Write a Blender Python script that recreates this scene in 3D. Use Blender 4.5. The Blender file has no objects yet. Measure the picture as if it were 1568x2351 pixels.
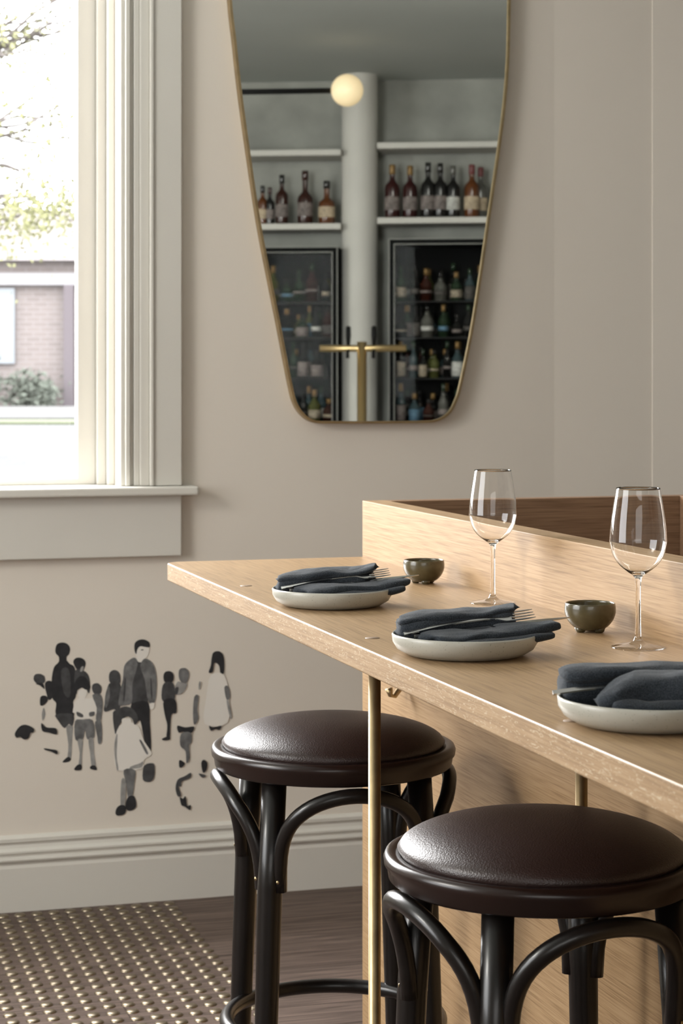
import bpy, math, random
from mathutils import Vector, Matrix, noise
random.seed(4)
F=4580.0; CX=784.0; HY=870.0; H=1.37
TH=math.radians(16.76); S=math.sin(TH); C=math.cos(TH)
scene=bpy.context.scene
COL=scene.collection
YW=5.17          # window wall plane
YM=5.145         # mirror glass plane

# ---------- view helpers (used only to measure positions on real planes) ----------
def ray(px,py):
    k=(px-CX)/F
    return (C*k+S, C-S*k, -(py-HY)/F)
def on_y(px,py,Y):
    d=ray(px,py); t=Y/d[1]; return (d[0]*t,Y,H+d[2]*t)
def on_x(px,py,X):
    d=ray(px,py); t=X/d[0]; return (X,d[1]*t,H+d[2]*t)
def on_z(px,py,Z):
    d=ray(px,py); t=(Z-H)/d[2]; return (d[0]*t,d[1]*t,Z)

# ---------- materials ----------
def newmat(name):
    m=bpy.data.materials.new(name); m.use_nodes=True
    nt=m.node_tree; b=nt.nodes['Principled BSDF']
    return m,nt,b
def N(nt,t,**kw):
    n=nt.nodes.new(t)
    for k,v in kw.items(): setattr(n,k,v)
    return n
def mat(name,col,rough=0.5,metal=0.0,var=0.0,vscale=6.0,bump=0.0,bscale=80.0,coat=0.0,trans=0.0,ior=1.45,emit=None,estr=0,sheen=0,spec=None):
    m,nt,b=newmat(name)
    b.inputs['Base Color'].default_value=(*col,1)
    b.inputs['Roughness'].default_value=rough
    b.inputs['Metallic'].default_value=metal
    b.inputs['Transmission Weight'].default_value=trans
    b.inputs['IOR'].default_value=ior
    b.inputs['Coat Weight'].default_value=coat
    b.inputs['Sheen Weight'].default_value=sheen
    if spec is not None: b.inputs['Specular IOR Level'].default_value=spec
    if emit:
        b.inputs['Emission Color'].default_value=(*emit,1); b.inputs['Emission Strength'].default_value=estr
    tc=N(nt,'ShaderNodeTexCoord')
    if var>0:
        no=N(nt,'ShaderNodeTexNoise'); no.inputs['Scale'].default_value=vscale; no.inputs['Detail'].default_value=5
        nt.links.new(tc.outputs['Object'],no.inputs['Vector'])
        r=N(nt,'ShaderNodeValToRGB')
        r.color_ramp.elements[0].position=0.3; r.color_ramp.elements[1].position=0.7
        r.color_ramp.elements[0].color=(*[c*(1-var) for c in col],1)
        r.color_ramp.elements[1].color=(*[min(1,c*(1+var)) for c in col],1)
        nt.links.new(no.outputs['Fac'],r.inputs['Fac']); nt.links.new(r.outputs['Color'],b.inputs['Base Color'])
    if bump>0:
        no=N(nt,'ShaderNodeTexNoise'); no.inputs['Scale'].default_value=bscale; no.inputs['Detail'].default_value=3
        nt.links.new(tc.outputs['Object'],no.inputs['Vector'])
        bp=N(nt,'ShaderNodeBump'); bp.inputs['Strength'].default_value=bump; bp.inputs['Distance'].default_value=0.002
        nt.links.new(no.outputs['Fac'],bp.inputs['Height']); nt.links.new(bp.outputs['Normal'],b.inputs['Normal'])
    return m
def wood(name,c1,c2,c3,axis='Y',rough=0.4,fleck=False,coat=0.0,fs=1.0,spec=.5):
    m,nt,b=newmat(name)
    b.inputs['Specular IOR Level'].default_value=spec
    tc=N(nt,'ShaderNodeTexCoord'); mp=N(nt,'ShaderNodeMapping')
    def sc(a,l): return {'X':(l,a,a),'Y':(a,l,a),'Z':(a,a,l)}[axis]
    mp.inputs['Scale'].default_value=sc(70*fs,.7*fs)
    nt.links.new(tc.outputs['Object'],mp.inputs['Vector'])
    n1=N(nt,'ShaderNodeTexNoise'); n1.inputs['Scale'].default_value=1.6; n1.inputs['Detail'].default_value=4; n1.inputs['Distortion'].default_value=0.0
    nt.links.new(mp.outputs['Vector'],n1.inputs['Vector'])
    mp2=N(nt,'ShaderNodeMapping'); mp2.inputs['Scale'].default_value=sc(380*fs,9*fs)
    nt.links.new(tc.outputs['Object'],mp2.inputs['Vector'])
    n2=N(nt,'ShaderNodeTexNoise'); n2.inputs['Scale'].default_value=1.0; n2.inputs['Detail'].default_value=3
    nt.links.new(mp2.outputs['Vector'],n2.inputs['Vector'])
    mx=N(nt,'ShaderNodeMath',operation='MULTIPLY_ADD'); mx.inputs[1].default_value=0.75
    nt.links.new(n2.outputs['Fac'],mx.inputs[0])
    m3=N(nt,'ShaderNodeMath',operation='MULTIPLY'); m3.inputs[1].default_value=0.28
    nt.links.new(n1.outputs['Fac'],m3.inputs[0]); nt.links.new(m3.outputs[0],mx.inputs[2])
    r=N(nt,'ShaderNodeValToRGB'); e=r.color_ramp.elements
    e[0].position=0.36; e[0].color=(*c1,1); e[1].position=0.66; e[1].color=(*c3,1)
    k=e.new(0.50); k.color=(*c2,1)
    nt.links.new(mx.outputs[0],r.inputs['Fac'])
    out=r.outputs['Color']
    if fleck:
        mp3=N(nt,'ShaderNodeMapping'); mp3.inputs['Scale'].default_value=sc(260,50)
        nt.links.new(tc.outputs['Object'],mp3.inputs['Vector'])
        n3=N(nt,'ShaderNodeTexNoise'); n3.inputs['Scale'].default_value=1.0; n3.inputs['Detail'].default_value=2; n3.inputs['Distortion'].default_value=2.0
        nt.links.new(mp3.outputs['Vector'],n3.inputs['Vector'])
        r3=N(nt,'ShaderNodeValToRGB'); r3.color_ramp.elements[0].position=0.58; r3.color_ramp.elements[1].position=0.68
        nt.links.new(n3.outputs['Fac'],r3.inputs['Fac'])
        mix=N(nt,'ShaderNodeMix',data_type='RGBA')
        nt.links.new(r3.outputs['Color'],mix.inputs[0]); nt.links.new(out,mix.inputs[6])
        mix.inputs[7].default_value=(0.42,0.33,0.22,1)
        out=mix.outputs[2]
    nt.links.new(out,b.inputs['Base Color'])
    b.inputs['Roughness'].default_value=rough; b.inputs['Coat Weight'].default_value=coat; b.inputs['Coat Roughness'].default_value=0.25
    bp=N(nt,'ShaderNodeBump'); bp.inputs['Strength'].default_value=0.03; bp.inputs['Distance'].default_value=0.001
    nt.links.new(n2.outputs['Fac'],bp.inputs['Height']); nt.links.new(bp.outputs['Normal'],b.inputs['Normal'])
    return m

M={}
M['wall']=mat('wall_paint',(0.64,0.59,0.52),0.75,var=0.02,vscale=1.5,bump=0.05,bscale=120)
M['trim']=mat('trim_paint',(0.58,0.56,0.51),0.5,var=0.02,vscale=3)
M['ceil']=mat('ceiling_paint',(0.50,0.53,0.50),0.8,var=0.05,vscale=1.0)
M['bar_wall']=mat('bar_wall_plaster',(0.27,0.275,0.25),0.8,var=0.25,vscale=3)
M['column']=mat('column_plaster',(0.50,0.49,0.45),0.6,var=0.05,vscale=3)
M['oak_y']=wood('oak_veneer',(0.22,0.135,0.066),(0.32,0.205,0.105),(0.39,0.26,0.14),axis='Y',rough=0.38)
M['oak_p']=wood('oak_panel_veneer',(0.22,0.135,0.066),(0.305,0.195,0.10),(0.36,0.24,0.13),axis='Y',rough=0.6,spec=.25)
M['oak_edge']=wood('oak_limed_edge',(0.21,0.13,0.065),(0.28,0.18,0.093),(0.34,0.23,0.128),axis='Y',rough=0.55,fleck=True,spec=.3)
M['oak_x']=wood('oak_veneer_cross',(0.16,0.09,0.05),(0.23,0.135,0.078),(0.28,0.17,0.10),axis='X',rough=0.45,spec=.3)
M['bent']=mat('dark_stained_beech',(0.006,0.0045,0.004),0.30,var=0.3,vscale=20,coat=0.1)
M['ring']=mat('dark_walnut_seat_rim',(0.014,0.0065,0.005),0.27,var=0.2,vscale=14)
M['brass']=mat('brushed_brass',(0.42,0.32,0.18),0.42,1.0,var=0.15,vscale=30)
M['tapbrass']=mat('polished_brass',(0.85,0.64,0.33),0.38,1.0)
M['cap']=mat('oak_inlay_cap',(0.20,0.135,0.085),0.5)
M['stud']=mat('nickel_brass_stud',(0.27,0.225,0.165),0.38,1.0)
M['steel']=mat('cutlery_steel',(0.58,0.57,0.56),0.15,1.0)
M['bowl']=mat('olive_stoneware',(0.070,0.058,0.028),0.25,var=0.25,vscale=50,coat=0.4)
M['black']=mat('black_metal',(0.004,0.004,0.004),0.6,spec=.2)
M['globe']=mat('opal_glass_lit',(0.7,0.6,0.42),0.4,emit=(1.0,0.74,0.40),estr=0.6)
M['white']=mat('white_line',(0.38,0.38,0.35),0.5)
# napkin: woven linen
m,nt,b=newmat('slate_linen'); M['napkin']=m
tc=N(nt,'ShaderNodeTexCoord')
no=N(nt,'ShaderNodeTexNoise'); no.inputs['Scale'].default_value=800; no.inputs['Detail'].default_value=3; nt.links.new(tc.outputs['Object'],no.inputs['Vector'])
bp=N(nt,'ShaderNodeBump'); bp.inputs['Strength'].default_value=1.0; bp.inputs['Distance'].default_value=0.001
nt.links.new(no.outputs['Fac'],bp.inputs['Height']); nt.links.new(bp.outputs['Normal'],b.inputs['Normal'])
r=N(nt,'ShaderNodeValToRGB'); r.color_ramp.elements[0].position=.35; r.color_ramp.elements[1].position=.7
r.color_ramp.elements[0].color=(.014,.018,.023,1); r.color_ramp.elements[1].color=(.046,.055,.068,1)
nt.links.new(no.outputs['Fac'],r.inputs['Fac']); nt.links.new(r.outputs['Color'],b.inputs['Base Color'])
b.inputs['Roughness'].default_value=.95; b.inputs['Sheen Weight'].default_value=.12; b.inputs['Specular IOR Level'].default_value=.2
# plate: speckled
m,nt,b=newmat('speckled_stoneware'); M['plate']=m
tc=N(nt,'ShaderNodeTexCoord'); v=N(nt,'ShaderNodeTexNoise'); v.inputs['Scale'].default_value=420; v.inputs['Detail'].default_value=1
nt.links.new(tc.outputs['Object'],v.inputs['Vector']); r=N(nt,'ShaderNodeValToRGB')
r.color_ramp.elements[0].position=0.26; r.color_ramp.elements[0].color=(0.25,0.245,0.20,1)
r.color_ramp.elements[1].position=0.33; r.color_ramp.elements[1].color=(0.40,0.39,0.34,1)
nt.links.new(v.outputs['Fac'],r.inputs['Fac']); nt.links.new(r.outputs['Color'],b.inputs['Base Color']); b.inputs['Roughness'].default_value=0.3
# leather
m,nt,b=newmat('dark_brown_leather'); M['leather']=m
tc=N(nt,'ShaderNodeTexCoord'); v=N(nt,'ShaderNodeTexVoronoi'); v.inputs['Scale'].default_value=420
nt.links.new(tc.outputs['Object'],v.inputs['Vector']); bp=N(nt,'ShaderNodeBump'); bp.inputs['Strength'].default_value=0.32; bp.inputs['Distance'].default_value=0.001
nt.links.new(v.outputs['Distance'],bp.inputs['Height']); nt.links.new(bp.outputs['Normal'],b.inputs['Normal'])
b.inputs['Base Color'].default_value=(0.024,0.012,0.010,1); b.inputs['Roughness'].default_value=0.40; b.inputs['Specular IOR Level'].default_value=0.55
# wine glass
M['glass']=mat('clear_glass',(1,1,1),0.0,trans=1.0,ior=1.38)
# pane
def pane(name,fac,rough=0.02):
    m=bpy.data.materials.new(name); m.use_nodes=True; nt=m.node_tree; nt.nodes.clear()
    o=N(nt,'ShaderNodeOutputMaterial'); t=N(nt,'ShaderNodeBsdfTransparent'); g=N(nt,'ShaderNodeBsdfGlossy'); g.inputs['Roughness'].default_value=rough
    mx=N(nt,'ShaderNodeMixShader'); mx.inputs[0].default_value=fac
    nt.links.new(t.outputs[0],mx.inputs[1]); nt.links.new(g.outputs[0],mx.inputs[2]); nt.links.new(mx.outputs[0],o.inputs[0]); return m
M['pane']=pane('window_glass',0.04); M['doorglass']=pane('fridge_glass',0.0012)
M['mirror']=mat('mirror_silver',(0.80,0.82,0.79),0.012,1.0)
# plank floor
m,nt,b=newmat('brown_plank_floor'); M['floor']=m
tc=N(nt,'ShaderNodeTexCoord'); mp=N(nt,'ShaderNodeMapping'); nt.links.new(tc.outputs['Object'],mp.inputs['Vector'])
br=N(nt,'ShaderNodeTexBrick'); br.inputs['Scale'].default_value=1.0; br.inputs['Brick Width'].default_value=1.6; br.inputs['Row Height'].default_value=0.14
br.inputs['Mortar Size'].default_value=0.0015; br.inputs['Color1'].default_value=(0.095,0.068,0.056,1); br.inputs['Color2'].default_value=(0.120,0.088,0.074,1); br.inputs['Mortar'].default_value=(0.04,0.028,0.022,1)
nt.links.new(mp.outputs['Vector'],br.inputs['Vector'])
mp2=N(nt,'ShaderNodeMapping'); mp2.inputs['Scale'].default_value=(3,60,60); nt.links.new(tc.outputs['Object'],mp2.inputs['Vector'])
n=N(nt,'ShaderNodeTexNoise'); n.inputs['Scale'].default_value=1.2; n.inputs['Detail'].default_value=6; n.inputs['Distortion'].default_value=1.5
nt.links.new(mp2.outputs['Vector'],n.inputs['Vector'])
r=N(nt,'ShaderNodeValToRGB'); r.color_ramp.elements[0].color=(0.65,0.65,0.65,1); r.color_ramp.elements[1].color=(1.35,1.35,1.35,1); r.color_ramp.elements[0].position=.35; r.color_ramp.elements[1].position=.65
nt.links.new(n.outputs['Fac'],r.inputs['Fac'])
mx=N(nt,'ShaderNodeMix',data_type='RGBA',blend_type='MULTIPLY'); mx.inputs[0].default_value=1
nt.links.new(br.outputs['Color'],mx.inputs[6]); nt.links.new(r.outputs['Color'],mx.inputs[7]); nt.links.new(mx.outputs[2],b.inputs['Base Color']); b.inputs['Roughness'].default_value=0.65; b.inputs['Specular IOR Level'].default_value=.15
# brick outside
m,nt,b=newmat('street_brick'); M['brick']=m
tc=N(nt,'ShaderNodeTexCoord'); mp=N(nt,'ShaderNodeMapping'); mp.inputs['Rotation'].default_value=(math.radians(90),0,0); nt.links.new(tc.outputs['Object'],mp.inputs['Vector'])
br=N(nt,'ShaderNodeTexBrick'); br.inputs['Scale'].default_value=1.0; br.inputs['Brick Width'].default_value=0.46; br.inputs['Row Height'].default_value=0.16; br.inputs['Mortar Size'].default_value=0.02
br.inputs['Color1'].default_value=(0.20,0.168,0.16,1); br.inputs['Color2'].default_value=(0.235,0.20,0.19,1); br.inputs['Mortar'].default_value=(0.26,0.235,0.23,1)
nt.links.new(mp.outputs['Vector'],br.inputs['Vector']); nt.links.new(br.outputs['Color'],b.inputs['Base Color']); b.inputs['Roughness'].default_value=0.9
M['roof']=mat('roof_tiles',(0.23,0.205,0.205),0.9,var=0.12,vscale=2)
M['lintel']=mat('painted_lintel',(0.33,0.32,0.33),0.8)
M['asphalt']=mat('asphalt',(0.105,0.105,0.11),0.9,var=0.08,vscale=0.5)
M['kerb']=mat('pale_pavement',(0.14,0.138,0.135),0.9)
M['verge']=mat('grass_verge',(0.12,0.135,0.08),0.95,var=0.2,vscale=2)
M['bush']=mat('hedge_leaves',(0.13,0.145,0.12),0.9,var=0.3,vscale=2)
M['leaf']=mat('spring_leaves',(0.28,0.28,0.14),0.8,var=0.2,vscale=1)
M['bark']=mat('bark',(0.16,0.14,0.13),0.9)
M['blind']=mat('street_window_glass',(0.25,0.27,0.29),0.3)

# ---------- geometry ----------
def link(o,parent=None,label=None,category=None,kind=None,group=None):
    COL.objects.link(o)
    if parent is not None: o.parent=parent
    if label: o['label']=label
    if category: o['category']=category
    if kind: o['kind']=kind
    if group: o['group']=group
    return o
def mesh(name,vs,fs,mats,parent=None,smooth=False,mi=None,**kw):
    me=bpy.data.meshes.new(name); me.from_pydata([tuple(v) for v in vs],[],[tuple(f) for f in fs]); me.update()
    for mm in (mats if isinstance(mats,(list,tuple)) else [mats]): me.materials.append(mm)
    if smooth:
        for p in me.polygons: p.use_smooth=True
    if mi:
        for p,i in zip(me.polygons,mi): p.material_index=i
    o=bpy.data.objects.new(name,me); return link(o,parent,**kw)
def empty(name,loc=(0,0,0),rz=0,**kw):
    o=bpy.data.objects.new(name,None); o.empty_display_size=0.05; o.location=loc; o.rotation_euler=(0,0,rz); return link(o,**kw)
def bev(o,w=0.002,s=2):
    m=o.modifiers.new('bevel','BEVEL'); m.width=w; m.segments=s; m.limit_method='ANGLE'; return o
def boxgeo(a,b,vs,fs):
    i=len(vs); x0,y0,z0=a; x1,y1,z1=b
    vs+= [(x0,y0,z0),(x1,y0,z0),(x1,y1,z0),(x0,y1,z0),(x0,y0,z1),(x1,y0,z1),(x1,y1,z1),(x0,y1,z1)]
    fs+= [(i,i+3,i+2,i+1),(i+4,i+5,i+6,i+7),(i,i+1,i+5,i+4),(i+1,i+2,i+6,i+5),(i+2,i+3,i+7,i+6),(i+3,i,i+4,i+7)]
def box(name,a,b,m,parent=None,bevel=0.0,mw=None,**kw):
    vs=[];fs=[]; boxgeo(a,b,vs,fs); o=mesh(name,vs,fs,m,parent,**kw)
    if bevel: bev(o,bevel)
    if mw is not None: o.matrix_world=mw
    return o
def boxes(name,lst,m,parent=None,bevel=0.0,mw=None,**kw):
    vs=[];fs=[]
    for a,b in lst: boxgeo(a,b,vs,fs)
    o=mesh(name,vs,fs,m,parent,**kw)
    if bevel: bev(o,bevel)
    if mw is not None: o.matrix_world=mw
    return o
def lathegeo(prof,seg=48):
    vs=[];fs=[];n=len(prof)
    for j in range(seg):
        a=2*math.pi*j/seg
        for r,z in prof: vs.append((max(r,1e-5)*math.cos(a),max(r,1e-5)*math.sin(a),z))
    for j in range(seg):
        k=(j+1)%seg
        for i in range(n-1): fs.append((j*n+i,k*n+i,k*n+i+1,j*n+i+1))
    return vs,fs
def lathe(name,prof,m,parent=None,seg=48,smooth=True,midx=None,**kw):
    vs,fs=lathegeo(prof,seg); mi=None
    if midx: mi=[midx[i] for j in range(seg) for i in range(len(prof)-1)]
    return mesh(name,vs,fs,m,parent,smooth=smooth,mi=mi,**kw)
def tubegeo(pts,rad,seg=12,closed=False,flat=1.0):
    pts=[Vector(p) for p in pts]; n=len(pts); vs=[];fs=[]
    rr=rad if isinstance(rad,(list,tuple)) else [rad]*n
    def tan(i):
        if closed: return (pts[(i+1)%n]-pts[i-1]).normalized()
        return (pts[min(i+1,n-1)]-pts[max(i-1,0)]).normalized()
    t=tan(0); u=t.orthogonal().normalized()
    for i in range(n):
        t2=tan(i); u=(u-t2*u.dot(t2)).normalized(); v=t2.cross(u)
        for j in range(seg):
            a=2*math.pi*j/seg; vs.append(tuple(pts[i]+u*math.cos(a)*rr[i]+v*math.sin(a)*rr[i]*flat))
    rng=n if closed else n-1
    for i in range(rng):
        k=(i+1)%n
        for j in range(seg):
            l=(j+1)%seg; fs.append((i*seg+j,i*seg+l,k*seg+l,k*seg+j))
    if not closed:
        fs.append(tuple(reversed(range(seg)))); fs.append(tuple(range((n-1)*seg,n*seg)))
    return vs,fs
def tube(name,pts,rad,m,parent=None,seg=12,closed=False,flat=1.0,**kw):
    vs,fs=tubegeo(pts,rad,seg,closed,flat); return mesh(name,vs,fs,m,parent,smooth=True,**kw)
def prism(name,poly,z0,z1,m,parent=None,mi_side=0,**kw):
    n=len(poly); vs=[(x,y,z0) for x,y in poly]+[(x,y,z1) for x,y in poly]
    fs=[tuple(reversed(range(n))),tuple(range(n,2*n))]+[(i,(i+1)%n,n+(i+1)%n,n+i) for i in range(n)]
    return mesh(name,vs,fs,m,parent,mi=[0,0]+[mi_side]*n,**kw)
def crom(P,k=6,closed=True):
    out=[];n=len(P)
    for i in range(n if closed else n-1):
        p0=P[(i-1)%n] if closed or i>0 else P[0]; p1=P[i]; p2=P[(i+1)%n]; p3=P[(i+2)%n] if closed or i+2<n else P[-1]
        for j in range(k):
            t=j/k
            out.append(tuple(0.5*((2*b)+(-a+c)*t+(2*a-5*b+4*c-d)*t*t+(-a+3*b-3*c+d)*t**3) for a,b,c,d in zip(p0,p1,p2,p3)))
    if not closed: out.append(tuple(P[-1]))
    return out

# ---------- room shell ----------
CE=3.06
box('floor',(-3,-3,-0.1),(5.8,5.4,0),M['floor'],kind='structure')
box('ceiling',(-3,-3,CE),(5.8,5.4,CE+0.1),M['ceil'],kind='structure')
XC=2.178
WL,WR=-0.7,0.95; WZ0,WZ1=1.085,2.85
boxes('wall_back',[((-3,YW,0),(WL,YW+.2,CE)),((WR,YW,0),(XC,YW+.2,CE)),((WL,YW,0),(WR,YW+.2,WZ0-.02)),((WL,YW,WZ1),(WR,YW+.2,CE))],M['wall'],kind='structure')
X2=2.466;Y2=5.145
prism('wall_angled',[(XC,YW),(X2,Y2),(X2,YW+.2),(XC,YW+.2)],0,CE,M['wall'],kind='structure')
prism('wall_alcove',[(X2,Y2-.004),(X2+.5,Y2-.09),(5.8,Y2-.09),(5.8,YW+.2),(X2,YW+.2)],0,CE,M['wall'],kind='structure')
LY0,LY1,LZ0,LZ1=1.5,3.9,1.0,2.75
boxes('wall_left',[((-3,-3,0),(-2.8,LY0,CE)),((-3,LY1,0),(-2.8,YW,CE)),((-3,LY0,0),(-2.8,LY1,LZ0)),((-3,LY0,LZ1),(-2.8,LY1,CE))],M['wall'],kind='structure')
box('wall_right',(5.8,-3,0),(6.0,5.4,CE),M['wall'],kind='structure')
box('wall_front',(-3,-3.2,0),(5.8,-3,CE),M['wall'],kind='structure')
# baseboard profile along X
prof=[(0,0),(-.022,0),(-.022,.112),(-.018,.120),(-.018,.126),(-.025,.129),(-.027,.134),(-.025,.139),(-.018,.142),(-.018,.147),(-.023,.150),(-.023,.155),(-.015,.162),(-.011,.170),(-.011,.175),(-.017,.178),(-.017,.187),(-.006,.194),(0,.194)]
def extr(name,prof,x0,x1,y0,m,**kw):
    n=len(prof); vs=[(x0,y0+a,b) for a,b in prof]+[(x1,y0+a,b) for a,b in prof]
    fs=[(i,i+1,n+i+1,n+i) for i in range(n-1)]+[tuple(range(n)),tuple(reversed(range(n,2*n)))]
    return mesh(name,vs,fs,m,**kw)
extr('baseboard_back',prof,-3,XC,YW,M['trim'],kind='structure')
# window casing/sash/sill
zc0=1.09
steps=[(.950,.962,-.012),(.962,.975,-.020),(.975,.985,-.010),(.985,1.000,-.016),(1.0,1.025,-.022),(1.025,1.035,-.034),(1.035,1.1106,-.028)]
boxes('trim_2',[((a,YW+d,zc0),(b,YW+.0,CE-.02)) for a,b,d in steps],M['trim'],bevel=.0025,kind='structure')
boxes('trim_3',[((2*0.125-b,YW+d,zc0),(2*0.125-a,YW,CE-.02)) for a,b,d in steps],M['trim'],bevel=.0025,kind='structure')
box('trim_4',(-.86,YW-.026,.905),(1.1106,YW,1.068),M['trim'],bevel=.003,kind='structure')
box('trim_5',(-.92,YW-.062,1.066),(1.149,YW+.14,1.089),M['trim'],bevel=.005,kind='structure')
win=empty('window_1',(0,0,0),kind='structure')
boxes('window_sash',[((WR-.095,5.27,1.089),(WR-.045,5.31,WZ1)),((WR-.045,5.255,1.089),(WR-.02,5.32,WZ1)),((WR-.02,5.235,1.089),(WR,5.33,WZ1)),
   ((WL,5.27,1.089),(WL+.09,5.31,WZ1)),((WL,5.27,1.089),(WR-.09,5.31,1.107)),((WL,5.27,WZ1-.07),(WR-.09,5.31,WZ1))],M['trim'],win,bevel=.003)
box('window_pane',(WL+.09,5.288,1.107),(WR-.095,5.292,WZ1-.07),M['pane'],win)

# ---------- exterior (local frame turned like the street) ----------
CM=Matrix.Rotation(-TH,4,'Z')
def ex(px,py,D): return ((px-CX)/F*D, D, H-(py-HY)/F*D)
GZ=.45
box('street',(-60,6.2,GZ-.2),(30,140,GZ),M['asphalt'],mw=CM,kind='structure')
box('trim_7',(-60,44,GZ),(30,62,GZ+.08),M['kerb'],mw=CM,kind='structure')
D=64.
bl=empty('street_building',(0,0,0),label='single-storey brick building with tiled roof across the street',category='building'); bl.matrix_world=CM
x=lambda p,D=64.: (p-CX)/F*D
z=lambda p,D=64.: H-(p-HY)/F*D
box('facade',(x(-500),D,GZ),(x(520),D+8,z(600)),M['brick'],bl)
boxes('lintel',[((x(-500),D-.3,z(655)),(x(520),D,z(628)))],M['lintel'],bl)
prism('porch_post',[(x(150),D-.4),(x(172),D-.4),(x(172),D),(x(150),D)],GZ,z(655),mat('dark_post',(.14,.12,.13),.8),bl)  # post in one even dark grey-brown, darker than the facade
for a in (-140,-30,230):
    box('building_window',(x(a),D-.15,z(835)),(x(a+65),D,z(662)),M['blind'],bl)
vs=[(x(-520),D-.6,z(600)),(x(540),D-.6,z(600)),(x(540),D+9,z(600)),(x(-520),D+9,z(600)),(x(-300),D+4,z(430)),(x(200),D+4,z(470))]
mesh('roof',vs,[(0,1,5,4),(1,2,5),(2,3,4,5),(3,0,4),(0,3,2,1)],M['roof'],bl)
box('grass_verge',(-60,40,GZ),(30,43,GZ+.05),M['verge'],mw=CM,label='strip of grass along the kerb',category='grass',kind='stuff')
def leafcloud(name,centres,n,size,m,parent=None,zmin=None,**kw):
    vs=[];fs=[]
    for _ in range(n):
        c,r=random.choice(centres)
        p=Vector(c)+Vector((random.gauss(0,1)*r[0],random.gauss(0,1)*r[1],random.gauss(0,1)*r[2]))
        if zmin is not None and p.z<zmin: p.z=zmin
        a=Vector((random.uniform(-1,1),random.uniform(-1,1),random.uniform(-1,1))).normalized(); b_=a.orthogonal().normalized(); s=size*random.uniform(.6,1.3)
        i=len(vs); vs+=[p-a*s,p-b_*s*.5,p+a*s,p+b_*s*.5]; fs.append((i,i+1,i+2,i+3))
    return mesh(name,vs,fs,m,parent,**kw)
hg=leafcloud('garden_shrub',[(ex(60,895,62.8),(.35,.2,.3)),(ex(-60,895,62.8),(.4,.2,.3)),(ex(90,905,62.8),(.22,.2,.2))],1500,.12,M['bush'],zmin=GZ+.1,label='grey-green shrub in front of the brick building',category='shrub',kind='stuff')
hg.matrix_world=CM
tr=empty('street_tree',label='street tree with bare branches and yellow-green spring leaves',category='tree'); tr.matrix_world=CM
DT=24.
tvs=[];tfs=[]
def br_(pts,r0,r1):
    P=crom([ex(a,b,DT+c) for a,b,c in pts],5,False); n=len(P)
    v,f=tubegeo(P,[r0+(r1-r0)*i/(n-1) for i in range(n)],6); k=len(tvs); tvs.extend(v); tfs.extend([tuple(q+k for q in g) for g in f])
br_([(-250,1046,0),(-240,600,0),(-200,300,0),(-150,0,0),(-120,-300,0)],.2,.12)
for _ in range(46):
    y0=random.uniform(-150,480); x0=-160+random.uniform(-20,20)
    pts=[(x0,y0,0)]; dx=random.uniform(35,80); dy=random.uniform(-45,10); xx,yy=x0,y0
    for s in range(6):
        xx+=dx*random.uniform(.7,1.2); yy+=dy+random.uniform(-30,30); pts.append((xx,yy,random.uniform(-.6,.6)))
    br_(pts,.030,.007)
mesh('branches',tvs,tfs,M['bark'],tr,smooth=True)
leafcloud('foliage',[(ex(30,500,DT),(.25,.5,.22)),(ex(130,470,DT),(.25,.5,.2)),(ex(60,300,DT),(.5,.5,.4)),(ex(20,90,DT),(.4,.5,.4)),(ex(-150,300,DT),(.6,.6,1.0))],2600,.045,M['leaf'],tr,kind='stuff')

# ---------- partition booth + counter ----------
PX=1.244; PT=1.116; PE=3.98; PN=0.9
booth=empty('booth_partition',(PX,PE,0),label='low oak veneer booth partition behind the counter',category='partition')
def bx(name,a,b,m,**k):
    sh=Vector((PX,PE,0)); return box(name,Vector(a)-sh,Vector(b)-sh,m,booth,bevel=.0015,**k)
bx('partition_panel',(PX,PN,0),(PX+.05,PE,PT),M['oak_p'])
bx('end_panel',(PX+.05,PE-.04,0),(1.955,PE,PT),M['oak_x'])
bx('side_panel',(1.955,PN,0),(2.0,PE,PT),M['oak_x'])
bx('bench_seat',(PX+.05,PN,0.38),(1.955,PE-.04,.45),M['oak_x'])

cnt=empty('bar_counter',(0.82,3.965,0),label='long pale oak bar counter with limed edge and brass supports',category='counter')
XF=.82; YE=3.965; r_=.035
poly=[(XF,PN),(PX-.001,PN),(PX-.001,YE)]
for i in range(9):
    a=math.pi/2+i*math.pi/16; poly.append((XF+r_+r_*math.cos(a),YE-r_+r_*math.sin(a)))
poly=[(a-XF,b-YE) for a,b in poly]
top=prism('counter_top',poly,.965,1.0,[M['oak_y'],M['oak_edge']],cnt,mi_side=1); bev(top,.0025,3)
for p in ((565,1345),(855,1465),(1315,1655)):
    q=on_z(*p,1.0); c=lathe('bolt_cap',[(0,.0004),(.0105,.0004),(.0115,-.002)],M['cap'],cnt,24); c.location=(q[0]-XF,q[1]-YE,1.0)
def pole(X,Y,collar=True):
    o=lathe('support_pole',[(0,0),(.02,0),(.02,.006),(.0088,.008),(.0088,.22),(.0105,.222),(.0105,.236),(.0088,.238),(.0088,.9655),(0,.9655)] if collar else [(0,0),(.0088,0),(.0088,.9655),(0,.9655)],M['brass'],cnt,24)
    o.location=(X-XF,Y-YE,0)
pole(.867,2.715); pole(1.150,2.63)
hp=on_x(935,1590,PX)
tube('coat_hook',[(hp[0]-.002,hp[1],hp[2]+.015),(hp[0]-.014,hp[1],hp[2]+.010),(hp[0]-.026,hp[1],hp[2]-.006),(hp[0]-.034,hp[1],hp[2]-.004),(hp[0]-.038,hp[1],hp[2]+.010)],[.009,.006,.005,.005,.008],M['brass'],label='small brass coat hook screwed to the oak partition',category='hook')

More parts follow.
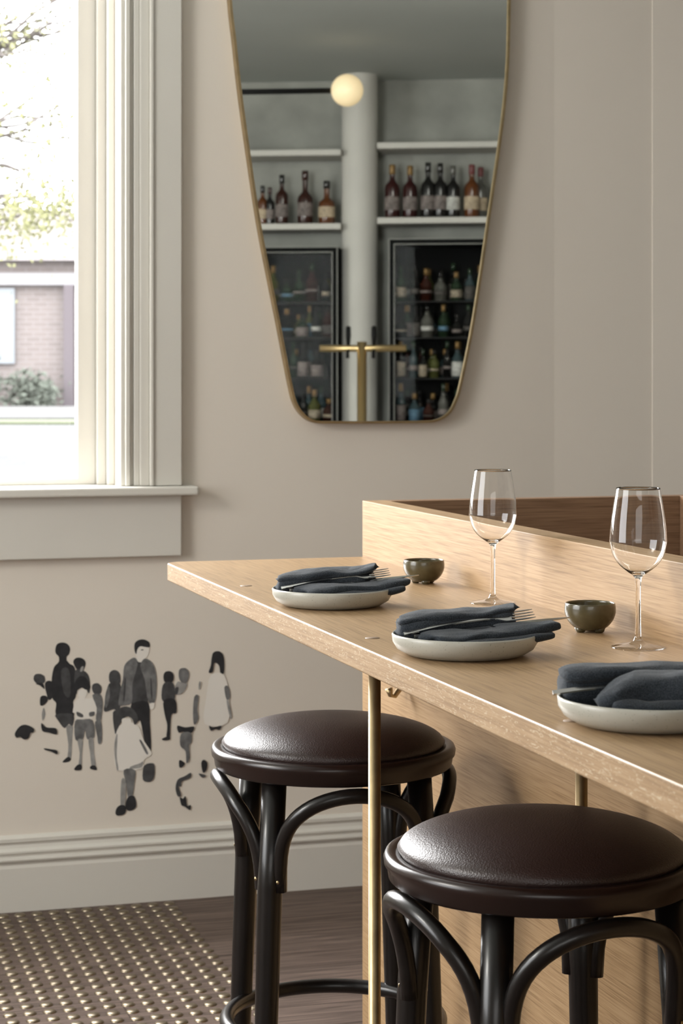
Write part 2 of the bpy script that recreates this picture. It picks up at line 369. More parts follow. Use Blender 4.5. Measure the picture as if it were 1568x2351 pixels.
# ---------- stools ----------
def make_stool(loc,rz,label):
    st=empty('bar_stool',loc,rz,label=label,category='stool',group='bentwood stools along the counter')
    ZT=.755
    lathe('seat_rim',[(0,ZT-.034),(.180,ZT-.036),(.196,ZT-.036),(.200,ZT-.033),(.202,ZT-.020),(.2055,ZT-.016),(.2065,ZT-.008),(.204,ZT-.002),(.200,ZT),(.190,ZT),(.184,ZT-.004),(0,ZT-.004)],M['ring'],st,96)
    pr=[];R=.1885
    for i in range(33):
        t=i/32; rr=R*t; pr.append((rr,ZT+.004+.040*max(0,(1-t**2.9))**.62*(1-.06*t*t)))
    pr.append((R-.004,ZT-.003))
    lathe('seat_cushion',list(reversed(pr)),M['leather'],st,96)
    for i in range(4):
        a=i*math.pi/2; ca,sa=math.cos(a),math.sin(a)
        P=[(r*ca,r*sa,zz) for r,zz in ((.204,0),(.196,.25),(.182,.55),(.170,ZT-.034))]
        tube('leg',P,[.0165,.0185,.0205,.0205],M['bent'],st,20)
        am=a+math.pi/4; P=[]
        for k in range(33):
            ph=math.pi*k/32; s_=math.sin(ph)
            an=am-math.cos(ph)*math.radians(39.5-3*s_); rr=.180+.016*min(1,s_*1.4); zz=.545+.160*(max(0,s_)**.62)
            P.append((rr*math.cos(an),rr*math.sin(an),zz))
        tube('bentwood_brace',P,.0122,M['bent'],st,14)
        for sg in (-1,1):
            an=am+sg*math.radians(38.5); sc=lathe('screw',[(0,.0018),(.0022,.0015),(.0032,0)],M['brass'],st,12)
            sc.location=(.1925*math.cos(an),.1925*math.sin(an),.562); sc.rotation_euler=(0,math.pi/2,an)
    P=[(.180*math.cos(a),.180*math.sin(a),.29) for a in [2*math.pi*i/64 for i in range(64)]]
    tube('foot_ring',P,.0125,M['bent'],st,14,closed=True)
    return st
def copy_tree(src,loc,rz,label):
    n=src.copy(); COL.objects.link(n); n.location=loc; n.rotation_euler=(0,0,rz); n['label']=label
    for ch in [c for c in bpy.data.objects if c.parent==src]:
        k=ch.copy(); k.parent=n; COL.objects.link(k)
    return n
def camang(th):
    t=math.radians(th); xr,zf=-math.sin(t),-math.cos(t)
    return math.atan2(-S*xr+C*zf, C*xr+S*zf)
s1=make_stool((.959,3.232,0),camang(34),'dark bentwood bar stool with brown leather seat behind brass pole')
s2=copy_tree(s1,(1.0,2.415,0),camang(24),'dark bentwood bar stool with brown leather seat beside oak partition')

# ---------- tableware ----------
T=1.0
def plate(loc):
    pr=[(0,.0),(.066,.0),(.080,.002),(.092,.009),(.0975,.018),(.0985,.027),(.0972,.0295),(.0955,.028),(.0945,.020),(.089,.012),(.078,.009),(0,.0085)]
    o=lathe('side_plate',pr,M['plate'],None,96,label='speckled off-white stoneware plate on the oak counter',category='plate',group='place settings on the counter'); o.location=loc; return o
PL=[(.926,3.127),(.932,2.519),(.936,1.96)]
p0=plate((*PL[0],T))
for q in PL[1:]:
    c=p0.copy(); c.location=(*q,T); COL.objects.link(c)
def pillow(vs,fs,x0,x1,yf,zf,wf,hf,nx=80,nc=48,e=2.4,nz=.0015,seed=0,endp=4,skew=0.0,cr=.0006):
    b0=len(vs)
    for i in range(nx+1):
        t=i/nx; u=2*t-1; en=max(0.02,(1-abs(u)**endp))**(1/endp) if abs(u)<1 else .02
        for j in range(nc):
            a=2*math.pi*j/nc; ca,sa=math.cos(a),math.sin(a)
            cy=math.copysign(abs(ca)**(2/e),ca); cz=math.copysign(abs(sa)**(2/e),sa)
            p=Vector((x0+(x1-x0)*t+skew*cy, yf(t)+wf(t)*en*cy, zf(t)+hf(t)*en*cz))
            d=noise.noise_vector(p*22+Vector((seed*9,0,0)))*nz*2.0+noise.noise_vector(Vector((p.x*40,p.y*90,p.z*90))+Vector((0,seed*3,0)))*cr*2
            vs.append(tuple(p+d*en))
    for i in range(nx):
        for j in range(nc):
            k=(j+1)%nc; fs.append((b0+i*nc+j,b0+i*nc+k,b0+(i+1)*nc+k,b0+(i+1)*nc+j))
    fs.append(tuple(b0+j for j in reversed(range(nc)))); fs.append(tuple(b0+nx*nc+j for j in range(nc)))
def napkin(loc,rz,label,var=0,seed=0):
    vs=[];fs=[]
    if var==0:
        pillow(vs,fs,-.086,.076,lambda t:.034-.004*t,lambda t:.029+.010*t,lambda t:.036,lambda t:.018+.004*t,seed=seed,endp=9,e=3.0,skew=.004)
        pillow(vs,fs,-.084,.079,lambda t:.030-.004*t,lambda t:.042+.015*t+.0015*math.sin(t*7),lambda t:.030,lambda t:.0075+.0015*math.sin(t*5),seed=seed+1,endp=8,e=2.3,skew=.006,nz=.002)
        pillow(vs,fs,-.066,.108,lambda t:-.037+.010*t,lambda t:.0135+.016*t+.001*math.sin(t*6),lambda t:.034-.010*t,lambda t:.0072-.001*t,seed=seed+3,endp=9,e=3.2,skew=-.006,nz=.0014,cr=.0008)
        pillow(vs,fs,-.060,.114,lambda t:-.030+.010*t,lambda t:.0235+.0155*t+.0015*math.sin(t*5+1),lambda t:.032-.010*t,lambda t:.0074,seed=seed+4,endp=9,e=2.8,skew=-.009,nz=.0022,cr=.0008)
    else:
        pillow(vs,fs,-.090,.100,lambda t:.038,lambda t:.030+.010*t,lambda t:.032,lambda t:.020,seed=seed,endp=8,e=2.8)
        pillow(vs,fs,-.091,.100,lambda t:.030,lambda t:.048+.008*t+.002*math.sin(t*7),lambda t:.027,lambda t:.0095,seed=seed+1,endp=6,nz=.0022)
        pillow(vs,fs,-.058,.11,lambda t:-.020,lambda t:.030+.012*t,lambda t:.032,lambda t:.012+.011*min(1,t*4),seed=seed+2,nz=.0035,endp=5,skew=.008,cr=.001)
        pillow(vs,fs,-.054,.11,lambda t:-.036,lambda t:.022+.004*t,lambda t:.028,lambda t:.010,seed=seed+5,nz=.0025,endp=6,e=3,cr=.001)
    o=mesh('linen_napkin',vs,fs,M['napkin'],None,smooth=True,label=label,category='napkin',group='napkins on the plates'); o.location=loc; o.rotation_euler=(0,0,rz); return o
r0=-.10
napkin((*PL[0],T),r0,'folded slate-grey linen napkin on a plate with cutlery',0,1)
napkin((*PL[1],T),r0,'folded slate-grey linen napkin on a plate beside a wine glass',0,12)
napkin((*PL[2],T),r0-.1,'loosely rolled slate-grey linen napkin on a plate',1,23)
def fork(loc,rz,z0,z1,xs,label,tilt=.45):
    vs=[];fs=[];L=.185;th=.0010; ct,st_=math.cos(tilt),math.sin(tilt)
    def w(x): 
        if x<.10: return .0034-.012*x
        if x<.125: return .0022
        return .0022+.0084*min(1,(x-.125)/.014)
    def zc(x): return z0+(z1-z0)*x/L+.003*math.sin(x/L*math.pi*1.5)
    def pt(x,y,dz): return (x-xs, y*ct-dz*st_, zc(x)+y*st_+dz*ct)
    n=40; X=[.148*i/n for i in range(n+1)]
    for xx in X:
        for sy in (-1,1):
            for sz in (-1,1): vs.append(pt(xx,sy*w(xx),sz*th))
    for i in range(n):
        a=4*i;b_=a+4; fs+=[(a,a+2,b_+2,b_),(a+1,b_+1,b_+3,a+3),(a,b_,b_+1,a+1),(a+2,a+3,b_+3,b_+2)]
    fs+=[(0,1,3,2),(4*n,4*n+2,4*n+3,4*n+1)]
    for k in range(4):
        yc=-.0096+.0064*k
        P=[pt(.146+.007*j,yc,0) for j in range(6)]
        v,f=tubegeo(P,[.0016,.0015,.0014,.0013,.0010,.0005],6); q=len(vs); vs+=v; fs+=[tuple(a+q for a in g) for g in f]
    o=mesh('dinner_fork',vs,fs,M['steel'],None,smooth=False,label=label,category='fork',group='cutlery on the napkins'); o.location=loc; o.rotation_euler=(0,0,rz)
def knife(loc,rz,z0,z1,xs,label,tilt=.5):
    vs=[];fs=[];L=.215;n=40; ct,st_=math.cos(tilt),math.sin(tilt)
    for i in range(n+1):
        xx=L*i/n; t=xx/L
        w=(.0055-.006*t) if t<.5 else (.0070*max(.03,(1-((t-.5)/.5)**4))); th=.0020 if t<.48 else .0007
        zz=z0+(z1-z0)*t
        for sy,sz in ((-1,-1),(-1,1),(1,-1),(1,1)): vs.append((xx-xs,sy*w*ct-sz*th*st_,zz+sy*w*st_+sz*th*ct))
    for i in range(n):
        a=4*i;b_=a+4; fs+=[(a,a+2,b_+2,b_),(a+1,b_+1,b_+3,a+3),(a,b_,b_+1,a+1),(a+2,a+3,b_+3,b_+2)]
    fs+=[(0,1,3,2),(4*n,4*n+2,4*n+3,4*n+1)]
    o=mesh('table_knife',vs,fs,M['steel'],None,label=label,category='knife',group='cutlery on the napkins'); o.location=loc; o.rotation_euler=(0,0,rz)
for i in (0,1):
    fork((PL[i][0],PL[i][1]-.004,T),r0+.02,.030,.057,.086,'steel fork resting between the napkin folds')
    knife((PL[i][0],PL[i][1]-.010,T),r0-.04,.028,.048,.074,'steel knife tucked in the napkin folds',.15)
fork((PL[2][0],PL[2][1]-.002,T),r0-.1,.034,.044,.106,'steel fork lying across a napkin')
# small footed bowls
def bowl(loc):
    e_=empty('dipping_bowl',loc,.4,label='small olive-brown stoneware bowl on three stub feet',category='bowl',group='small bowls on the counter')
    lathe('bowl_body',crom([(0,.0025),(.014,.003),(.024,.007),(.0325,.016),(.0368,.026),(.0375,.034),(.0368,.041),(.0358,.0428),(.0345,.041),(.0345,.034),(.032,.024),(.024,.015),(0,.012)],3,False),M['bowl'],e_,64)
    for k in range(3):
        a=k*2*math.pi/3; f=lathe('foot',[(0,0),(.005,0),(.0075,.002),(.009,.007),(0,.010)],M['bowl'],e_,20); f.location=(.0155*math.cos(a),.0155*math.sin(a),0)
    return e_
b1=bowl((1.184,3.415,T))
c=copy_tree(b1,(1.190,2.69,T),1.1,b1['label'])
# wine glasses
def glass(loc,label):
    out=[(0,0),(.034,0),(.0365,.0008),(.0365,.0016),(.030,.0032),(.012,.0068),(.0055,.013),(.0040,.024),(.0036,.060),(.0040,.088),(.0062,.098),(.015,.1045),(.0265,.114),(.0350,.127),(.0390,.143),(.0392,.150),(.0378,.170),(.0350,.190),(.0322,.207),(.0302,.220)]
    inn=[(.02985,.2201),(.03185,.207),(.03465,.190),(.03745,.170),(.03885,.150),(.03865,.143),(.0346,.1272),(.0262,.1146),(.0145,.1058),(.005,.1033),(0,.103)]
    P=[(a,b) for a,b in out]; P=crom(P,4,False)+crom(inn,4,False)
    o=lathe('wine_glass',P,M['glass'],None,72,label=label,category='glass',group='wine glasses on the counter'); o.location=loc; return o
g=glass((1.188,3.079,T),'empty clear wine glass standing against the oak partition')
g2=g.copy(); g2.location=(1.184,2.514,T); g2['label']='empty clear wine glass beside a small olive bowl'; COL.objects.link(g2)

# ---------- mirror ----------
left=[(668,880),(640,735),(600,532),(575,370),(553,210),(541,100),(530,0)]
right=[(1167,0),(1163,150),(1150,290),(1120,500),(1085,735),(1056,880)]
bot=[(1044,920),(1028,948),(1000,964),(960,967),(860,968),(760,968),(722,966),(698,952),(680,925)]
pts=left+[(522,-150),(530,-330),(570,-480),(660,-560),(850,-590),(1040,-570),(1125,-490),(1162,-330),(1170,-150)]+right+bot
W=[on_y(a,b,YM) for a,b in pts]
Wd=crom([(p[0],p[2]) for p in W],5)
cxm=sum(p[0] for p in Wd)/len(Wd); czm=sum(p[1] for p in Wd)/len(Wd)
mir=empty('wall_mirror',(cxm,YM,czm),label='tall tapered wall mirror with slim brass frame',category='mirror')
Wl=[(a-cxm,b-czm) for a,b in Wd]
n=len(Wl)
mesh('mirror_glass',[(a,0,b) for a,b in Wl],[tuple(range(n))],M['mirror'],mir)
def offs(P,d):
    out=[];n=len(P)
    for i in range(n):
        t=Vector((P[(i+1)%n][0]-P[i-1][0],P[(i+1)%n][1]-P[i-1][1])).normalized(); nn=Vector((t.y,-t.x)); out.append((P[i][0]+nn.x*d,P[i][1]+nn.y*d))
    return out
area_=sum(Wl[i][0]*Wl[(i+1)%n][1]-Wl[(i+1)%n][0]*Wl[i][1] for i in range(n)); sg=1 if area_>0 else -1
O=offs(Wl,sg*.005); I=offs(Wl,-sg*.0015)
vs=[];fs=[]
for i in range(n): vs+=[(I[i][0],-.006,I[i][1]),(O[i][0],-.006,O[i][1]),(O[i][0],.024,O[i][1]),(I[i][0],.024,I[i][1])]
for i in range(n):
    k=(i+1)%n
    for j in range(4): l=(j+1)%4; fs.append((4*i+j,4*i+l,4*k+l,4*k+j))
mesh('mirror_frame',vs,fs,M['brass'],mir)

# ---------- wall mural ----------
mur=empty('wall_mural',(0.9,YW,0.6),label='black and grey painted crowd of people on the beige wall',category='mural')
SH={'k':mat('mural_black',(.018,.018,.02),.8,var=.3,vscale=40),'d':mat('mural_dark_grey',(.05,.05,.052),.8,var=.35,vscale=40),'g':mat('mural_grey',(.13,.13,.13),.8,var=.4,vscale=45),'m':mat('mural_mid_grey',(.27,.265,.255),.8,var=.25,vscale=45),'w':mat('mural_pale',(.69,.66,.61),.8)}
cnt_=[0]
def figure(parts):
    vs=[];fs=[];mi=[];ks=sorted(set(p[0] for p in parts))
    for sh,P in parts:
        cnt_[0]+=1; off=.0006+.00003*cnt_[0]
        Q=crom(P,3); i=len(vs)
        for a,b in Q:
            w=on_y(a,b,YW-off); vs.append((w[0]-.9,w[1]-YW,w[2]-.6))
        fs.append(tuple(range(i,i+len(Q)))); mi.append(ks.index(sh))
    mesh('painted_figure',vs,fs,[SH[k] for k in ks],mur,mi=mi)
figure([('k',[(127,1490),(131,1479),(142,1475),(154,1478),(161,1488),(159,1501),(153,1508),(152,1518),(137,1520),(135,1508),(128,1500)]),
 ('k',[(133,1522),(137,1517),(152,1516),(160,1524),(170,1530),(175,1548),(176,1570),(174,1600),(168,1612),(170,1645),(150,1650),(128,1640),(129,1615),(121,1605),(118,1585),(119,1555),(124,1532)]),
 ('d',[(140,1540),(156,1534),(162,1560),(160,1600),(146,1590)]),
 ('d',[(128,1640),(168,1640),(166,1668),(158,1662),(148,1672),(134,1655)]),('m',[(152,1668),(167,1668),(166,1690),(163,1742),(155,1742),(157,1710)]),('k',[(143,1750),(155,1738),(163,1742),(158,1749)])])
figure([('k',[(168,1520),(176,1510),(190,1512),(197,1522),(193,1536),(188,1544),(178,1540)]),('d',[(172,1540),(192,1540),(204,1552),(207,1575),(203,1592),(190,1560),(176,1562),(172,1590)]),('m',[(186,1532),(192,1530),(190,1540),(184,1542)])])
figure([('d',[(77,1560),(80,1549),(92,1547),(102,1553),(103,1566),(94,1570),(84,1569)]),('k',[(82,1570),(98,1568),(102,1582),(92,1574)]),('k',[(93,1600),(104,1597),(110,1604),(107,1613),(98,1620),(92,1618)])])
figure([('k',[(103,1570),(110,1563),(119,1565),(122,1578),(122,1598),(112,1607),(106,1590)]),('m',[(100,1625),(104,1640),(98,1655),(96,1640)])])
figure([('w',[(172,1612),(184,1602),(200,1604),(222,1602),(226,1618),(228,1640),(214,1640),(210,1652),(196,1650),(176,1655),(173,1638),(167,1635)]),('w',[(180,1585),(199,1584),(197,1600),(188,1606),(180,1598)]),('k',[(171,1584),(172,1566),(184,1552),(198,1557),(207,1573),(206,1582),(196,1583),(188,1579),(178,1585),(176,1594)]),
 ('g',[(172,1656),(190,1652),(213,1654),(217,1692),(200,1697),(195,1676),(190,1698),(173,1698)]),('m',[(178,1699),(190,1700),(188,1730),(187,1758),(180,1760),(183,1730)]),('m',[(203,1698),(214,1696),(216,1730),(220,1760),(211,1762),(207,1730)]),('k',[(170,1766),(178,1756),(187,1756),(187,1767),(176,1769)]),('k',[(207,1765),(209,1758),(219,1758),(222,1768)]),('g',[(176,1634),(190,1640),(190,1647),(178,1644)]),('g',[(205,1636),(217,1634),(216,1642),(206,1645)])])
figure([('d',[(211,1578),(215,1570),(226,1569),(233,1579),(231,1592),(222,1594),(214,1590)]),('g',[(212,1596),(230,1594),(236,1612),(234,1640),(231,1655),(220,1652),(222,1625)]),('g',[(218,1658),(232,1655),(234,1700),(226,1708),(223,1690)])])
figure([('d',[(250,1560),(252,1544),(263,1538),(274,1545),(277,1560),(274,1570),(256,1570)]),('d',[(250,1570),(275,1568),(279,1605),(272,1636),(262,1628),(244,1634),(238,1628),(244,1600)]),('d',[(259,1636),(272,1636),(272,1680),(264,1684)]),('g',[(243,1590),(250,1575),(252,1600),(244,1625),(240,1615)])])
figure([('w',[(311,1486),(340,1486),(341,1500),(334,1510),(322,1514),(312,1504)]),('k',[(309,1494),(309,1478),(317,1470),(330,1468),(342,1474),(344,1485),(336,1486),(322,1484),(315,1492),(313,1502)]),('d',[(324,1491),(329,1491),(329,1493),(324,1493)]),('w',[(314,1506),(332,1506),(330,1525),(318,1524)]),
 ('d',[(310,1514),(318,1520),(330,1524),(336,1560),(338,1620),(302,1620),(304,1560)]),('g',[(310,1510),(296,1516),(285,1530),(282,1560),(275,1590),(272,1618),(282,1620),(303,1612),(304,1570),(316,1526)]),('g',[(332,1512),(350,1522),(358,1545),(360,1575),(356,1610),(345,1616),(338,1600),(332,1560),(322,1530)]),('d',[(286,1560),(289,1562),(286,1605),(283,1606)]),('d',[(345,1560),(348,1562),(350,1600),(347,1602)]),('w',[(343,1616),(354,1614),(353,1626),(345,1628)]),
 ('k',[(302,1616),(340,1612),(344,1660),(347,1722),(338,1728),(330,1695),(322,1655),(312,1660),(304,1640)])])
figure([('w',[(276,1665),(292,1655),(318,1668),(330,1700),(348,1730),(330,1745),(325,1765),(270,1768),(262,1720),(266,1685)]),('m',[(266,1690),(270,1688),(268,1735),(272,1765),(268,1766),(262,1720)]),('m',[(300,1765),(325,1762),(328,1748),(322,1752),(300,1760)]),('d',[(268,1645),(272,1630),(285,1622),(303,1626),(314,1640),(317,1655),(309,1664),(303,1650),(290,1645),(280,1655),(272,1666)]),('w',[(281,1650),(300,1650),(298,1664),(288,1668),(281,1662)]),('g',[(320,1700),(326,1702),(340,1728),(335,1730)]),('g',[(284,1768),(310,1768),(308,1800),(304,1828),(294,1830),(290,1800)]),('m',[(279,1790),(289,1796),(286,1850),(277,1848)]),('k',[(265,1868),(268,1855),(278,1848),(289,1852),(287,1868),(272,1873)]),('k',[(288,1848),(294,1830),(308,1828),(313,1850),(304,1860),(292,1860)]),('d',[(331,1758),(350,1752),(355,1760),(354,1784),(344,1795),(328,1790)])])
figure([('k',[(375,1553),(379,1543),(390,1541),(398,1548),(398,1562),(390,1568),(378,1566)]),('d',[(377,1568),(396,1567),(402,1590),(398,1610),(374,1610),(371,1588)]),('k',[(376,1608),(402,1606),(405,1636),(394,1640),(391,1670),(390,1692),(382,1694),(384,1665),(378,1640)]),('k',[(372,1696),(388,1690),(390,1698),(376,1700)])])
figure([('g',[(410,1548),(413,1536),(426,1534),(434,1545),(432,1560),(424,1572),(413,1562)]),('m',[(408,1565),(420,1568),(430,1572),(418,1592),(404,1594),(401,1580)]),('d',[(402,1580),(410,1578),(408,1592),(402,1594)])])
figure([('k',[(486,1510),(490,1498),(502,1495),(512,1503),(515,1520),(514,1545),(506,1547),(503,1528),(492,1522),(489,1542),(479,1544),(484,1528)]),('w',[(484,1550),(515,1550),(525,1600),(522,1660),(470,1662),(474,1600)]),('g',[(515,1578),(524,1576),(529,1600),(520,1606)]),('g',[(446,1600),(456,1598),(453,1630),(456,1650),(446,1664),(443,1640)]),('m',[(520,1610),(526,1612),(532,1645),(528,1648)]),('m',[(457,1566),(461,1566),(459,1582),(456,1582)])])
figure([('k',[(34,1684),(45,1668),(60,1664),(78,1673),(76,1682),(70,1683),(66,1694),(56,1698),(46,1692),(38,1694)])])
figure([('k',[(95,1660),(106,1670),(128,1672),(130,1686),(112,1682),(97,1678)]),])
figure([('k',[(101,1718),(116,1720),(131,1723),(131,1732),(118,1726),(104,1722)])])
figure([('k',[(407,1666),(425,1670),(445,1668),(444,1678),(436,1684),(420,1680),(410,1682)]),('g',[(416,1684),(438,1682),(440,1704),(434,1712),(436,1740),(428,1752),(426,1725),(414,1712)]),('k',[(412,1745),(424,1752),(420,1760),(412,1762)])])
figure([('k',[(480,1666),(490,1670),(508,1666),(504,1676),(494,1674),(484,1678)])])
figure([('d',[(403,1810),(408,1790),(424,1782),(438,1774),(437,1786),(418,1794),(416,1806),(410,1806),(416,1826),(408,1828)]),('k',[(413,1830),(420,1834),(426,1828),(430,1850),(438,1848),(436,1860),(424,1852),(416,1848)]),('k',[(462,1752),(468,1744),(476,1752),(474,1768),(466,1774)]),('d',[(456,1776),(473,1780),(465,1786)])])

# ---------- tactile floor studs ----------
st0=None
for iy in range(21):
    for ix in range(14):
        X=1.070-.043*ix; Y=5.115-.050*iy
        if st0 is None:
            st0=lathe('floor_stud',[(.0150,0),(.0146,.0016),(.0128,.0036),(.0090,.0050),(.0045,.0055),(0,.0056)],M['stud'],None,24,label='round metal tactile stud set in the brown floor',category='stud',group='tactile studs on the floor'); o=st0
        else:
            o=st0.copy(); COL.objects.link(o)
        o.location=(X,Y,0)

# ---------- bar behind the viewer, seen in the mirror ----------
DB=11.0
o0=(DB*S, 2*YM-DB*C, 0)
TB=6.0
BM=Matrix.Translation(o0)@Matrix.Rotation(TH+math.radians(TB),4,'Z')
tb=math.tan(math.radians(TB))
def lx(px,D=DB): return (px-CX)/F*D
def lxy(px,ly): return (px-CX)/F*(DB-ly)+ly*tb
def lz(py,D=DB): return H-(py-HY)/F*D
box('wall_bar',(-1.7,-.5,0),(2.0,-.32,CE),M['bar_wall'],mw=BM,kind='structure')
col=lathe('trim_6',[(.100,0),(.100,CE)],M['column'],None,48,kind='structure'); col.matrix_world=BM@Matrix.Translation((lxy(826,-.12),-.12,0))
for nm,a,b,za,zb in (('l',-1.6,lx(782),512,342),('r',lx(866),1.8,500,328)):
    for zt in (lz(za),lz(zb)):
        box('wall_shelf',(a,-.32,zt-.034),(b,.0,zt),M['column'],mw=BM,bevel=.004,label='painted plaster shelf fixed to the bar wall',category='shelf',group='shelves of the back bar')
dark=mat('fridge_black',(.003,.0035,.0035),.7,spec=.08)
def gl(name,c): return mat(name,c,.14,coat=.3)
cols={'amber':gl('amber_liquor',(.09,.028,.007)),'red':gl('red_liquor',(.026,.004,.004)),'dark':gl('black_bottle',(.006,.006,.006)),'brown':gl('brown_bottle',(.028,.008,.005)),'green':gl('green_bottle',(.014,.028,.014)),'teal':gl('teal_bottle',(.03,.05,.055)),'lime':gl('olive_bottle',(.06,.065,.02)),'clear':gl('clear_bottle',(.08,.08,.07)),'gold':mat('gold_foil',(.20,.12,.04),.45,.3)}
lab=mat('paper_label_cream',(.40,.32,.22),.7,var=.3,vscale=60); labw=mat('paper_label_white',(.42,.42,.39),.7,var=.3,vscale=60); labk=mat('paper_label_grey',(.16,.135,.125),.7,var=.5,vscale=60); labb=mat('paper_label_blue',(.07,.14,.2),.7,var=.3,vscale=60); labd=mat('paper_label_dark',(.05,.045,.04),.7,var=.5,vscale=60); labm=mat('paper_label_beige',(.26,.22,.16),.7,var=.5,vscale=60)
def bottle(px,pyTop,base,r,cm,lm,capm,ly,label,square=False):
    h=lz(pyTop)-base
    e_=empty('liquor_bottle',label=label,category='bottle',group='liquor bottles on the bar shelves')
    e_.matrix_world=BM@Matrix.Translation((lxy(px,ly),ly,base))
    sh=.56 if not square else .46
    pr=[(0,0),(r*.95,0),(r,.006),(r,h*sh),(r*.93,h*(sh+.06)),(r*.6,h*(sh+.11)),(r*.38,h*(sh+.15)),(r*.34,h*(sh+.2)),(r*.34,h*.84)]
    lathe('bottle_body',pr,cols[cm],e_,24)
    lathe('bottle_label',[(r+.0008,h*.16),(r+.0012,h*.165),(r+.0012,h*.40),(r+.0008,h*.405)],lm,e_,24)
    lathe('bottle_cap',[(r*.36,h*.82),(r*.42,h*.83),(r*.42,h*.985),(r*.36,h),(0,h)],capm,e_,20)
redc=mat('red_cap',(.13,.03,.03),.4)
nmz={'amber':'squat amber liquor bottle with cream label','brown':'brown liquor bottle with paper label','dark':'dark liquor bottle with small label','red':'dark red aperitif bottle with gold neck','clear':'clear spirits bottle with red cap'}
for a in [(601,420,.030,'amber',lab,cols['dark']),(618,424,.027,'dark',labk,cols['brown']),(646,395,.036,'brown',labk,cols['dark']),(700,386,.044,'brown',labk,cols['brown']),(750,410,.046,'amber',lab,cols['dark'])]:
    bottle(a[0],a[1],lz(512),a[2],a[3],a[4],a[5],-.12,nmz[a[3]]+' on the bar shelf',a[2]>.04)
for a in [(901,374,.042,'red',labk,cols['gold']),(942,377,.040,'red',labk,cols['gold']),(983,370,.040,'dark',labk,cols['dark']),(1011,372,.038,'dark',labk,cols['dark']),(1040,378,.038,'dark',labw,cols['clear']),(1083,376,.042,'amber',lab,redc),(1103,380,.038,'clear',lab,redc)]:
    bottle(a[0],a[1],lz(500),a[2],a[3],a[4],a[5],-.12-(.06 if a[0]==1103 else 0),nmz[a[3]]+' on the bar shelf')
def fridge(x0,x1,zt,label):
    e_=empty('bar_fridge',label=label,category='fridge',group='glass-door fridges'); e_.matrix_world=BM@Matrix.Translation((x0,-.30,0))
    w=x1-x0; d=.32
    boxes('fridge_body',[((0,0,0),(w,.02,zt)),((0,.02,0),(.02,d-.02,zt)),((w-.02,.02,0),(w,d-.02,zt)),((.02,.02,zt-.03),(w-.02,d-.02,zt)),((.02,.02,.0),(w-.02,d-.02,.1))],dark,e_)
    f=.028
    boxes('fridge_door',[((0,d-.02,.1),(f,d+.01,zt)),((w-f,d-.02,.1),(w,d+.01,zt)),((f,d-.02,zt-f),(w-f,d+.01,zt)),((f,d-.02,.1),(w-f,d+.01,.1+f))],dark,e_)
    q=.003
    boxes('door_edging',[((0,d+.010,.1),(q,d+.013,zt)),((w-q,d+.010,.1),(w,d+.013,zt)),((q,d+.010,zt-q),(w-q,d+.013,zt)),((f,d+.010,.13),(f+q,d+.013,zt-f)),((w-f-q,d+.010,.13),(w-f,d+.013,zt-f)),((f,d+.010,zt-f-q),(w-f,d+.013,zt-f))],M['white'],e_,label='pale thin edging line')
    box('door_glass',(f,d-.012,.128),(w-f,d-.006,zt-f),M['doorglass'],e_)
    levels=[1.80,1.60,1.375,1.13,.9,.66]
    for zl in levels:
        box('fridge_shelf',(.022,.03,zl-.008),(w-.022,d-.05,zl),M['black'],e_)
    for li,zl in enumerate(levels[:4]):
        for row in (0,1):
            xx=.058+.03*row
            while xx<w-.055:
                r=random.choice([.024,.028,.032,.035]); gapz=(levels[li-1]-zl-.02) if li else .22
                h=min(gapz,random.choice([.13,.16,.18,.20,.215]))
                c1=random.choice(['green','dark','clear','teal','green','brown','dark','lime','dark']); c2=random.choice([labm,labk,labd,labd,labb,labk,labw])
                cap=random.choice([cols['gold'],cols['dark'],cols['green'],cols['dark']])
                lo,hi=random.choice([(.12,.38),(.2,.34),(.05,.45),(.25,.32)])
                pr=[(0,0),(r,0),(r,h*lo),(r+.0005,h*lo),(r+.0005,h*hi),(r,h*hi),(r,h*.52),(r*.6,h*.64),(r*.36,h*.70),(r*.36,h*.80),(r*.40,h*.80),(r*.40,h),(0,h)]
                b_=lathe('fridge_bottle',pr,[cols[c1],c2,cap],None,16,midx=[0,0,0,1,0,0,0,0,0,2,2,2],label='chilled bottle with paper label inside the bar fridge',category='bottle',group='bottles in the bar fridges')
                b_.matrix_world=BM@Matrix.Translation((x0+xx,-.30+.225-.08*row,zl))
                xx+=2*r+random.uniform(.004,.02)
fridge(-.74,lx(776),lz(567),'black glass-door drinks fridge full of bottles')
fridge(lx(894),1.02,lz(550),'tall black glass-door drinks fridge with bottles and glassware')
# service counter + tap
bc=empty('service_counter',label='oak-fronted service counter of the back bar',category='counter'); bc.matrix_world=BM@Matrix.Translation((0,.55,0))
box('counter_body',(-1.5,0,0),(1.7,.40,1.0),M['oak_x'],bc); box('counter_top',(-1.55,-.03,1.0),(1.75,.45,1.04),M['column'],bc,bevel=.004)
tp=empty('beer_tap',label='brass T-shaped beer tap tower with black handles',category='tap'); tp.matrix_world=BM@Matrix.Translation((lxy(831,.8),.8,1.04))
hz=lz(800,10.2)-1.04
lathe('tap_column',[(0,0),(.036,0),(.036,.008),(.025,.010),(.025,hz+.034),(0,hz+.034)],M['tapbrass'],tp,32)
tube('tap_crossbar',[(-.215,0,hz),(.225,0,hz)],.0175,M['tapbrass'],tp,20)
for sx in (-.07,.062):
    lathe('tap_handle',[(0,0),(.009,0),(.014,.05),(.013,.098),(0,.104)],M['black'],tp,16).location=(sx,0,hz+.012)
    tube('tap_spout',[(sx,0,hz-.01),(sx,.03,hz-.015),(sx,.035,hz-.05)],.009,M['black'],tp,10)
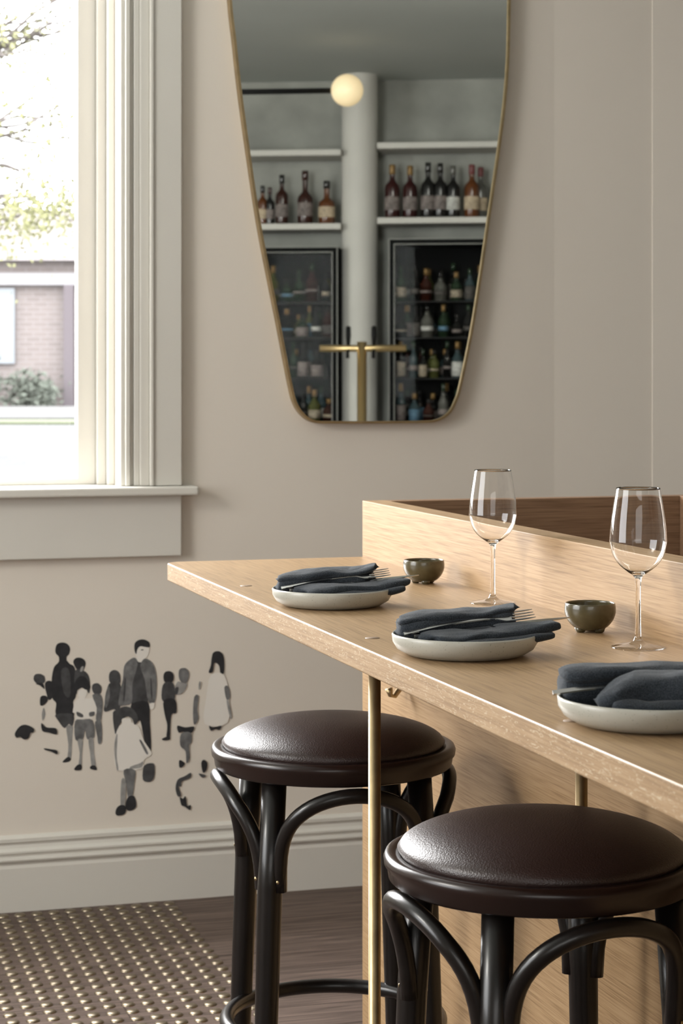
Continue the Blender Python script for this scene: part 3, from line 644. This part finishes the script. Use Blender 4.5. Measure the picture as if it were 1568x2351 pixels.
# globe lamp on rod
lp=empty('globe_lamp',label='opal glass globe lamp on a black ceiling rod',category='lamp'); lp.matrix_world=BM@Matrix.Translation((lxy(797,1.0),1.0,lz(208,10)))
sph=[(.081*math.sin(math.pi*i/24),.081*math.cos(math.pi*i/24)) for i in range(25)]
lathe('lamp_globe',list(reversed(sph)),M['globe'],lp,40)
tube('lamp_rod',[(-.078,0,0),(-1.1,0,0)],.014,M['black'],lp,12)
tube('rod_hanger',[(-1.0,0,0),(-1.0,0,CE-lz(208,10))],.0075,M['black'],lp,12)

# ---------- lights ----------
def area(name,loc,target,sx,sy,power,col):
    l=bpy.data.lights.new(name,'AREA'); l.shape='RECTANGLE'; l.size=sx; l.size_y=sy; l.energy=power; l.color=col
    o=bpy.data.objects.new(name,l); COL.objects.link(o); o.location=loc
    o.rotation_euler=(Vector(target)-Vector(loc)).to_track_quat('-Z','Y').to_euler(); return o
area('side_window_daylight',(-2.78,2.7,1.9),(1.0,2.8,1.0),2.3,1.6,21,(1.0,0.99,0.98))
area('low_sun_glow',(-2.6,2.9,2.75),(1.1,2.7,.85),.9,.6,58,(1.0,0.96,0.89))
area('street_window_daylight',(-.06,5.75,2.0),(-.06,3.0,1.6),1.4,1.6,220,(1.0,0.99,0.98))
area('front_fill',(-.6,-2.8,1.9),(1.2,5,1.3),3.6,1.6,46,(1.0,0.99,0.98))  # added fill from behind the camera, no window there, lifts the back wall
area('bar_fill',(2.9,3.0,2.98),(3.3,-.2,1.6),1.0,.5,20,(1.0,.97,.90))  # added lamp without a fitting, aimed at the bar to brighten its reflection
w=bpy.data.worlds.new('sky'); scene.world=w; w.use_nodes=True
bg=w.node_tree.nodes['Background']; bg.inputs[0].default_value=(0.97,0.985,1.0,1); bg.inputs[1].default_value=7.0

# ---------- camera ----------
cam=bpy.data.cameras.new('camera'); co=bpy.data.objects.new('camera',cam); COL.objects.link(co)
co.location=(0,0,H); co.rotation_euler=(math.radians(90),0,-TH)
cam.sensor_width=36; cam.lens=F/2351*36; cam.shift_y=-(1175.5-HY)/2351
cam.dof.use_dof=True; cam.dof.focus_distance=2.9; cam.dof.aperture_fstop=12
cam.clip_start=.05; cam.clip_end=500
scene.camera=co
scene.view_settings.view_transform='Standard'
scene.view_settings.exposure=0.0
